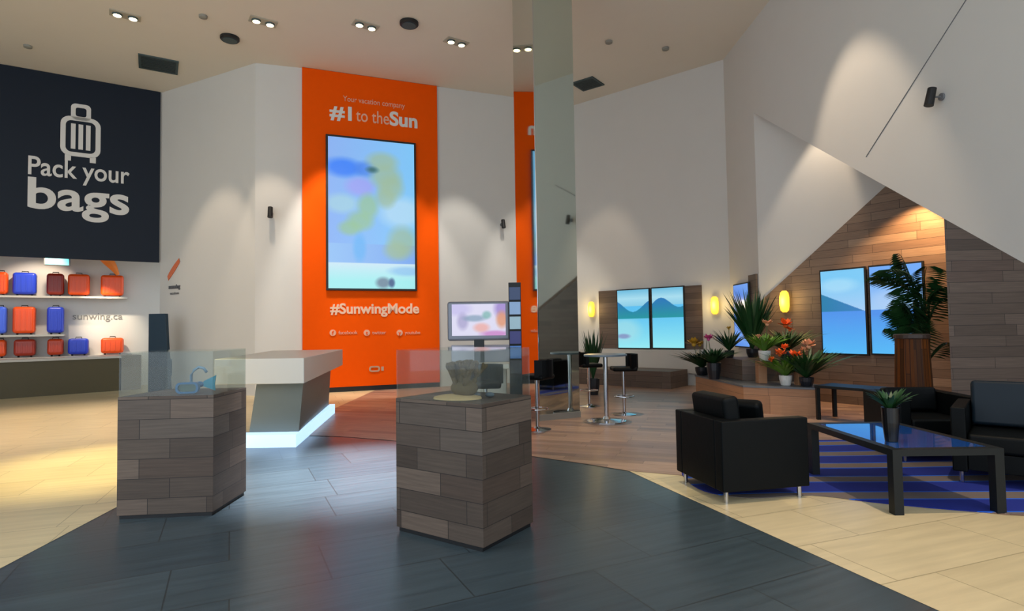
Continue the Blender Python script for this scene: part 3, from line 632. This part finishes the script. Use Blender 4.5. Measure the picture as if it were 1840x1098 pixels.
# ---------------------------------------------------------------- niche: low table, orchid, stave drum, palm
lt = thing('side_table', 'long low black table in front of the lagoon screens', 'table')
tp = [Vector(ph(1463, 692, .52)), Vector(ph(1612, 703, .52))]
dd = (tp[1]-tp[0]).normalized(); nn = Vector((-dd.y, dd.x, 0)); q4 = [tp[0], tp[1], tp[1]+nn*.5, tp[0]+nn*.5]
bm = B(); prism(bm, [tuple(v)[:2] for v in q4], .48, .52); obj('top', bm, blackm, lt, bevel=.004)
for v in q4:
    c2 = sum(q4, Vector())/4; v2 = c2+(v-c2)*.93; bm = B(); box(bm, v2.x-.025, v2.y-.025, 0, v2.x+.025, v2.y+.025, .48); obj('leg', bm, blackm, lt)
p = tp[0]+dd*1.25+nn*.25
oc = thing('orchid', 'pink orchid standing on the low black table', 'plant', (p.x, p.y, .521))
bm = B(); lathe(bm, [(.05, 0), (.07, .06), (.075, .1), (.06, .1)], n=18); obj('pot', bm, potd, oc)
bm = B(); blades(bm, 8, .22, 1.4, .06, random.Random(4), .09, .7); obj('foliage', bm, leafd, oc, fixn=False)
rr = random.Random(12)
for j in range(7):
    x = -.17+.06*j; z = .44+.05*math.sin(j*.9); bm = B(); flower(bm, Vector((x, -.02, z)), .05, rr, 7); f = obj('flower', bm, pinkf, oc, fixn=False)
bm = B(); tube(bm, [(0, 0, .09), (.05, 0, .3), (.02, 0, .47), (-.08, -.01, .47), (-.18, -.02, .42)], .006, 6); tube(bm, [(0, 0, .09), (.07, 0, .3), (.12, -.01, .44), (.2, -.02, .42)], .006, 6); obj('stem', bm, stemm, oc)
p = at_d(1640, 650, 7.5)
dr_ = thing('stave_drum', 'tall narrow drum of amber wooden staves in front of the palm', 'drum', (p.x, p.y, 0))
bm = B(); lathe(bm, [(.23, 0), (.215, .35), (.20, .8), (.185, 1.24)], n=12); obj('staves', bm, brownw, dr_)
bm = B(); lathe(bm, [(.195, 1.24), (.20, 1.25), (.20, 1.29), (.185, 1.3)], n=24); obj('rim', bm, mat('dark brown rim', (48,32,22), .5), dr_)
bm = B(); lathe(bm, [(.237, .0), (.237, .05), (.233, .05)], n=24); obj('foot_ring', bm, mat('dark brown rim', (48,32,22)), dr_)
def palm(label, loc, H, n, seed, L=1.1, lean=(0,0)):
    rnd = random.Random(seed); t = thing('potted_palm', label, 'palm', loc)
    bm = B(); lathe(bm, [(.15, 0), (.19, .2), (.2, .36), (.17, .36), (.16, .33)]); obj('pot', bm, potd, t)
    bm = B()
    for i in range(12):
        a = rnd.uniform(0, 2*PI); tube(bm, [(.05*math.cos(a), .05*math.sin(a), .33), (.07*math.cos(a), .07*math.sin(a), H*.35), (.1*math.cos(a), .1*math.sin(a), H*.6)], [.022, .018, .012], 7)
    obj('stem', bm, stemm, t)
    for i in range(n):
        bm = B(); a = math.radians(rnd.uniform(110, 285)); l = L*rnd.uniform(.75, 1.1); d = Vector((math.cos(a), math.sin(a), 0)); side = Vector((-d.y, d.x, 0)); z0 = H*rnd.uniform(.28, .66); el = rnd.uniform(.75, 1.3)
        if i % 9 == 0: l *= 1.6; el = .6; z0 = H*.62; a = math.radians(rnd.uniform(165, 205)); d = Vector((math.cos(a), math.sin(a), 0)); side = Vector((-d.y, d.x, 0))
        P_ = [Vector((.06*d.x, .06*d.y, z0))+d*(l*t_*(1-el*.62))+Vector((0, 0, l*(1.1*el+.25)*t_-l*.55*t_*t_)) for t_ in [k/14 for k in range(15)]]
        tube(bm, P_, [.008-.0004*k for k in range(15)], 5)
        for k in range(3, 15):
            ln = .30*math.sin(PI*(k-1)/15)+.05
            for s in (-1, 1):
                b0 = P_[k]; tip = b0+(side*s*.8+d*.55+Vector((0, 0, -.25))).normalized()*ln; m_ = (b0+tip)/2+Vector((0, 0, .02)); wv = d*.024
                v = [bm.verts.new(b0), bm.verts.new(m_+wv), bm.verts.new(tip), bm.verts.new(m_-wv)]; bm.faces.new(v)
        obj('frond', bm, leafd, t, fixn=False)
    return t
p = Vector((5.93, 8.45, 0)); palm('tall dark green palm at the corner of the board walls', (p.x, p.y, 0), 2.9, 30, 21, .62)
# ---------------------------------------------------------------- seating area
bm = B(); k = 40; pts = []
ctl = [(1.62,5.25),(1.95,4.93),(2.5,4.98),(2.96,4.72),(3.65,4.45),(4.6,4.34),(5.4,4.5),(5.8,5.4),(5.3,6.7),(4,7.3),(2.6,7.0),(1.75,6.1)]
for i in range(len(ctl)):
    p0_, p1_, p2_, p3_ = [Vector(ctl[(i+q_) % len(ctl)]) for q_ in (-1, 0, 1, 2)]
    for q_ in range(5): t_ = q_/5; pts.append(tuple(.5*((2*p1_)+(p2_-p0_)*t_+(2*p0_-5*p1_+4*p2_-p3_)*t_*t_+(3*p1_-p0_-3*p2_+p3_)*t_**3)))
k = len(pts)
vs = [bm.verts.new((x, y, .009)) for x, y in pts]; lo3 = [bm.verts.new((x, y, .0045)) for x, y in pts]
bm.faces.new(vs); bm.faces.new(lo3[::-1])
for i in range(k): bm.faces.new((lo3[i], lo3[(i+1) % k], vs[(i+1) % k], vs[i]))
rugm = bpy.data.materials.new('wave rug'); rugm.use_nodes = True; nt = rugm.node_tree; bs = nt.nodes['Principled BSDF']; bs.inputs['Roughness'].default_value = .9
tc = nt.nodes.new('ShaderNodeTexCoord'); wv = nt.nodes.new('ShaderNodeTexWave'); wv.wave_type = 'BANDS'; wv.bands_direction = 'Y'; wv.inputs['Scale'].default_value = .55; wv.inputs['Distortion'].default_value = 2.2; wv.inputs['Detail'].default_value = 0; wv.inputs['Detail Scale'].default_value = .6
cr = nt.nodes.new('ShaderNodeValToRGB'); e = cr.color_ramp.elements; e[0].color = (*s2l((6,32,130)), 1); e[0].position = .35; e[1].color = (*s2l((6,96,215)), 1); e[1].position = .6; z = e.new(.72); z.color = (*s2l((110,98,92)), 1); cr.color_ramp.interpolation = 'CONSTANT'
nt.links.new(tc.outputs['Object'], wv.inputs['Vector']); nt.links.new(wv.outputs['Fac'], cr.inputs[0]); nt.links.new(cr.outputs[0], bs.inputs['Base Color'])
tag(obj('area_rug', bm, rugm), 'rounded rug with blue waves under the black coffee table', 'rug')
def armchair(label, loc, rz, cush=.84, bh=.67, bmt=None):
    t = thing('armchair', label, 'armchair', loc, rz)
    w, d, h, lg_ = .39, .40, .67, .10   # faces local +x
    bm = B(); box(bm, -d, -w, lg_, d, -w+.11, h); obj('armrest', bm, black, t, bevel=.012)
    bm = B(); box(bm, -d, w-.11, lg_, d, w, h); obj('armrest', bm, black, t, bevel=.012)
    bm = B(); box(bm, -d, -w+.112, lg_, -d+.12, w-.112, bh); obj('backrest', bm, bmt or black, t, bevel=.012)
    bm = B(); box(bm, -d+.122, -w+.113, lg_+.02, d-.01, w-.113, .28); obj('seat_base', bm, black, t, bevel=.006)
    bm = B(); box(bm, -d+.125, -w+.115, .282, d, w-.115, .44); obj('seat_cushion', bm, black, t, bevel=.03)
    R = Matrix.Translation((-d+.14, 0, .442)) @ Matrix.Rotation(-.12, 4, 'Y'); bm = B(); box(bm, 0, -w+.12, 0, .15, w-.12, cush-.44, R); obj('back_cushion', bm, bmt or black, t, bevel=.035)
    for sx in (-1, 1):
        for sy in (-1, 1):
            bm = B(); cyl(bm, (sx*(d-.06), sy*(w-.06), 0), (sx*(d-.06), sy*(w-.06), lg_), .018); obj('leg', bm, chrome, t)
    return t
armchair('black leather cube armchair seen from behind its side, left of the coffee table', (1.985, 5.215, .0), 0.21)
bm = B(); box(bm, -.07, -.17, 0, .07, .17, .32, Matrix.Rotation(-.25, 4, 'Y')); tag(obj('throw_pillow', bm, black, bevel=.045, loc=(2.12, 5.40, .455), rotz=.9), 'black throw pillow sticking up inside the left armchair', 'pillow')
armchair('black armchair on the far side of the coffee table, facing the camera', (4.42, 6.42, .009), -PI/2-.12, .70)
armchair('black armchair at the right photo edge with high teal grey back', (4.50, 5.36, .009), PI+.85, .86, .84, mat('teal leather', (14,28,38), .5, spec=.25))
ct = thing('coffee_table', 'black framed coffee table with a dark glass top in front of the armchairs', 'table', (3.27, 5.08, 0))
hx, hy, hz = .385, .60, .49
for sx in (-1, 1):
    for sy in (-1, 1):
        bm = B(); box(bm, sx*hx-.035, sy*hy-.035, 0, sx*hx+.035, sy*hy+.035, hz-.05); obj('leg', bm, blackm, ct)
bm = B()
for sy in (-1, 1): box(bm, -hx-.035, sy*hy-.035, hz-.05, hx+.035, sy*hy+.035, hz)
for sx in (-1, 1): box(bm, sx*hx-.035, -hy+.035, hz-.05, sx*hx+.035, hy-.035, hz)
obj('frame', bm, blackm, ct)
bm = B(); box(bm, -hx+.035, -hy+.035, hz-.012, hx-.035, hy-.035, hz-.002); obj('glass_top', bm, mat('black glass painted reflection', (24,84,170), .05, coat=1), ct)  # blue reflection of the screens is put into the dark glass colour
plant('small green plant in a tall tapered black pot on the coffee table', (3.06, 4.78, .4915), mat('black pot', (8,9,12), .3), .065, .27, .24, 40, leafd, .03, [], 14, .9)
# ---------------------------------------------------------------- ceiling fixtures
def ceil(x, y): p = at_h(x, y, CH); return p
def twin(label, x, y, aim):
    p = ceil(x, y); t = thing('twin_spotlight', label, 'ceiling light', (p.x, p.y, CH), 0.6, 'recessed twin spotlights')
    bm = B(); box(bm, -.26, -.13, -.02, .26, .13, -.001); obj('trim', bm, mat('trim plate', (176,168,150), .6), t, bevel=.004)
    for s in (-1, 1):
        bm = B(); cyl(bm, (s*.13, 0, -.05), (s*.13, 0, -.02), .08, .09, 20); l = obj('lamp_housing', bm, ventm, t)
        bm = B(); cyl(bm, (s*.13, 0, -.055), (s*.13, 0, -.051), .07, n=20); obj('lamp_face', bm, lampm, l)
    return p
tw = [twin('twin ceiling spotlight furthest left, above the navy panel', 225, 27, 0), twin('twin ceiling spotlight above the white wall left of the orange panel', 473, 38, 0), twin('twin ceiling spotlight straight above the orange panel', 657, 45, 0), twin('twin ceiling spotlight above the white wall right of the orange panel', 820, 75, 0)]
def speaker(label, x, y):
    p = ceil(x, y); t = thing('ceiling_speaker', label, 'speaker', (p.x, p.y, CH), 0, 'black ceiling speakers')
    bm = B(); lathe(bm, [(.17, -.07), (.19, -.05), (.19, -.002)], n=28); obj('housing', bm, blackp, t)
    bm = B(); lathe(bm, [(.14, -.078), (.14, -.071)], n=28); obj('grille', bm, ventm, t)
speaker('round black ceiling speaker near the navy panel', 413, 67); speaker('round black ceiling speaker above the orange panel', 735, 40)
def vent(label, x, y, rz, sc_=1.0):
    p = ceil(x, y); t = thing('ceiling_vent', label, 'vent', (p.x, p.y, CH), rz, 'dark ceiling vents')
    bm = B(); ring_ = .42
    t.scale = (sc_, sc_, 1)
    for s in (-1, 1): box(bm, s*ring_-.03, -.45, -.03, s*ring_+.03, .45, -.001); box(bm, -ring_+.03, s*ring_-.03, -.03, ring_-.03, s*ring_+.03, -.001)
    obj('frame', bm, ventm, t)
    bm = B()
    for i in range(9): box(bm, -.39, -.37+i*.09, -.028, .39, -.31+i*.09, -.004)
    obj('louvre', bm, mat('dark louvre', (48,60,62), .6), t)
vent('square dark ceiling vent above the corner of the navy panel', 285, 115, .55, .88); vent('square dark ceiling vent just right of the mirrored column', 1056, 150, -.65, .7)
for x, y, lab in ((50, 82, 'smoke detector on the ceiling above the navy panel'), (365, 28, 'smoke detector on the ceiling left of the black speaker'), (1094, 74, 'grey smoke detector on the ceiling right of the column'), (1196, 86, 'faint small detector on the ceiling, rightmost')):
    p = ceil(x, y); bm = B(); lathe(bm, [(.04, -.06), (.075, -.045), (.08, -.001)], n=18); tag(obj('smoke_detector', bm, mat('detector grey', (140,138,128), .6), loc=(p.x, p.y, CH)), lab, 'smoke detector')
def wallspot(label, a, b, x, y, s=1.0, off=0):
    p = at_w(x, y, a, b, off); t = thing('wall_spotlight', label, 'spotlight', (p.x, p.y, p.z), wall_frame(a, b))
    bm = B(); cyl(bm, (0, -.002, 0), (0, -.03*s, 0), .05*s); obj('mount', bm, grey, t)
    bm = B(); tube(bm, [(0, -.02*s, 0), (0, -.12*s, -.0), (0, -.16*s, .03*s)], .012*s, 6); obj('arm', bm, grey, t)
    bm = B(); cyl(bm, (0, -.14*s, .12*s), (0, -.20*s, -.12*s), .055*s, .06*s); obj('head', bm, blackp, t)
wallspot('small black spotlight on the white wall left of the orange panel', WA, WB, 487, 384, 1.0)
wallspot('small black spotlight on the white wall right of the orange panel', WC, WD, 901, 404, .9)
wallspot('black spotlight sticking out of the sloped white wall', WF, (5.09, 2.0), 1694, 174, .85)
# ---------------------------------------------------------------- light
w = bpy.data.worlds.new('daylight'); sc.world = w; w.use_nodes = True
bg = w.node_tree.nodes['Background']; bg.inputs[0].default_value = (.78, .88, 1.0, 1); bg.inputs[1].default_value = 2.1
WARM = (1, .80, .60); NEU = (1, .93, .84)
def wp(a, b, x, y): return at_w(x, y, a, b, 0)
spot('s1', (-7.6, 11.6, CH-.1), wp(WL1, WA, 390, 560), 380, 40, WARM)
spot('s2', (-5.3, 11.8, CH-.1), wp(WA, WB, 505, 560), 420, 38, WARM)
spot('s3', (-3.9, 12.1, CH-.1), (-4.0, 14.0, 2.0), 1100, 42, NEU)
spot('s4', (-2.4, 12.4, CH-.1), (-2.6, 14.5, 1.6), 700, 42, NEU)
spot('s5', (-.9, 12.9, CH-.1), (-1.2, 15, 1.9), 520, 40, NEU)
spot('s6', (.5, 13.2, CH-.1), (.9, 15.6, 1.9), 520, 40, NEU)
spot('s7', (1.6, 13.6, CH-.1), (2.3, 15.7, 1.8), 200, 38, WARM)
spot('s8', (3.1, 8.7, CH-.1), (5.09, 8.35, 3.0), 440, 46, WARM)                 # pool on the sloped wall
spot('s9', (5.55, 10.2, 6.0), (5.6, 11.1, 2.6), 260, 46, WARM)
spot('s10', (6.40, 9.0, 3.6), (6.48, 9.62, 2.1), 330, 84, (1, .56, .24))           # warm light over the lagoon screens
spot('s11', (-4.6, 7.2, CH-.1), (-4.5, 6.6, 0), 4200, 26, (1, .84, .42), .9)    # yellow pool on the left floor
spot('s12', (-7.5, 9.5, CH-.1), (-7.5, 9.5, 0), 2700, 60, WARM, .9)
p = at_w(200, 590, SA, SB, 0)
spot('s13', (p.x+.3, p.y-1.5, 3.3), p, 380, 46, (1, .84, .62), .95)
spot('s14', (-11.5, 14.3, 3.9), (-12.6, 15.4, 1.6), 200, 80, WARM)
spot('s15', (-1.4, 7.0, CH-.1), (-1.55, 6.1, 0), 21000, 26, (.9, .9, 1), 1)
spot('s16', (1.5, 9.5, CH-.1), (1.7, 8.6, 0), 1100, 50, WARM, .9)
spot('s17', (3.4, 3.8, CH-.1), (3.2, 3.6, 0), 1100, 52, WARM, .9)
spot('s18', (1.3, 5.9, CH-.1), (1.35, 5.7, 0), 900, 14, (1, .88, .6), .8)
spot('s19', (-3.2, 12.2, CH-.1), (-3.0, 12.4, 0), 1000, 34, (1, .66, .4), .8)
spot('s20', (4.2, 8.2, CH-.1), (4.2, 8.9, 0.3), 900, 26, WARM, .8)
spot('s21_fill', (-2.6, 3.2, CH-.1), (-2.4, 3.3, 0), 700, 50, (.92, .95, 1), 1)  # added fill without a fixture, brightens the slate on the left
sc.view_settings.view_transform = 'Standard'; sc.view_settings.look = 'None'; sc.view_settings.exposure = 0.0; sc.view_settings.gamma = 1
sc.view_settings.use_curve_mapping = False
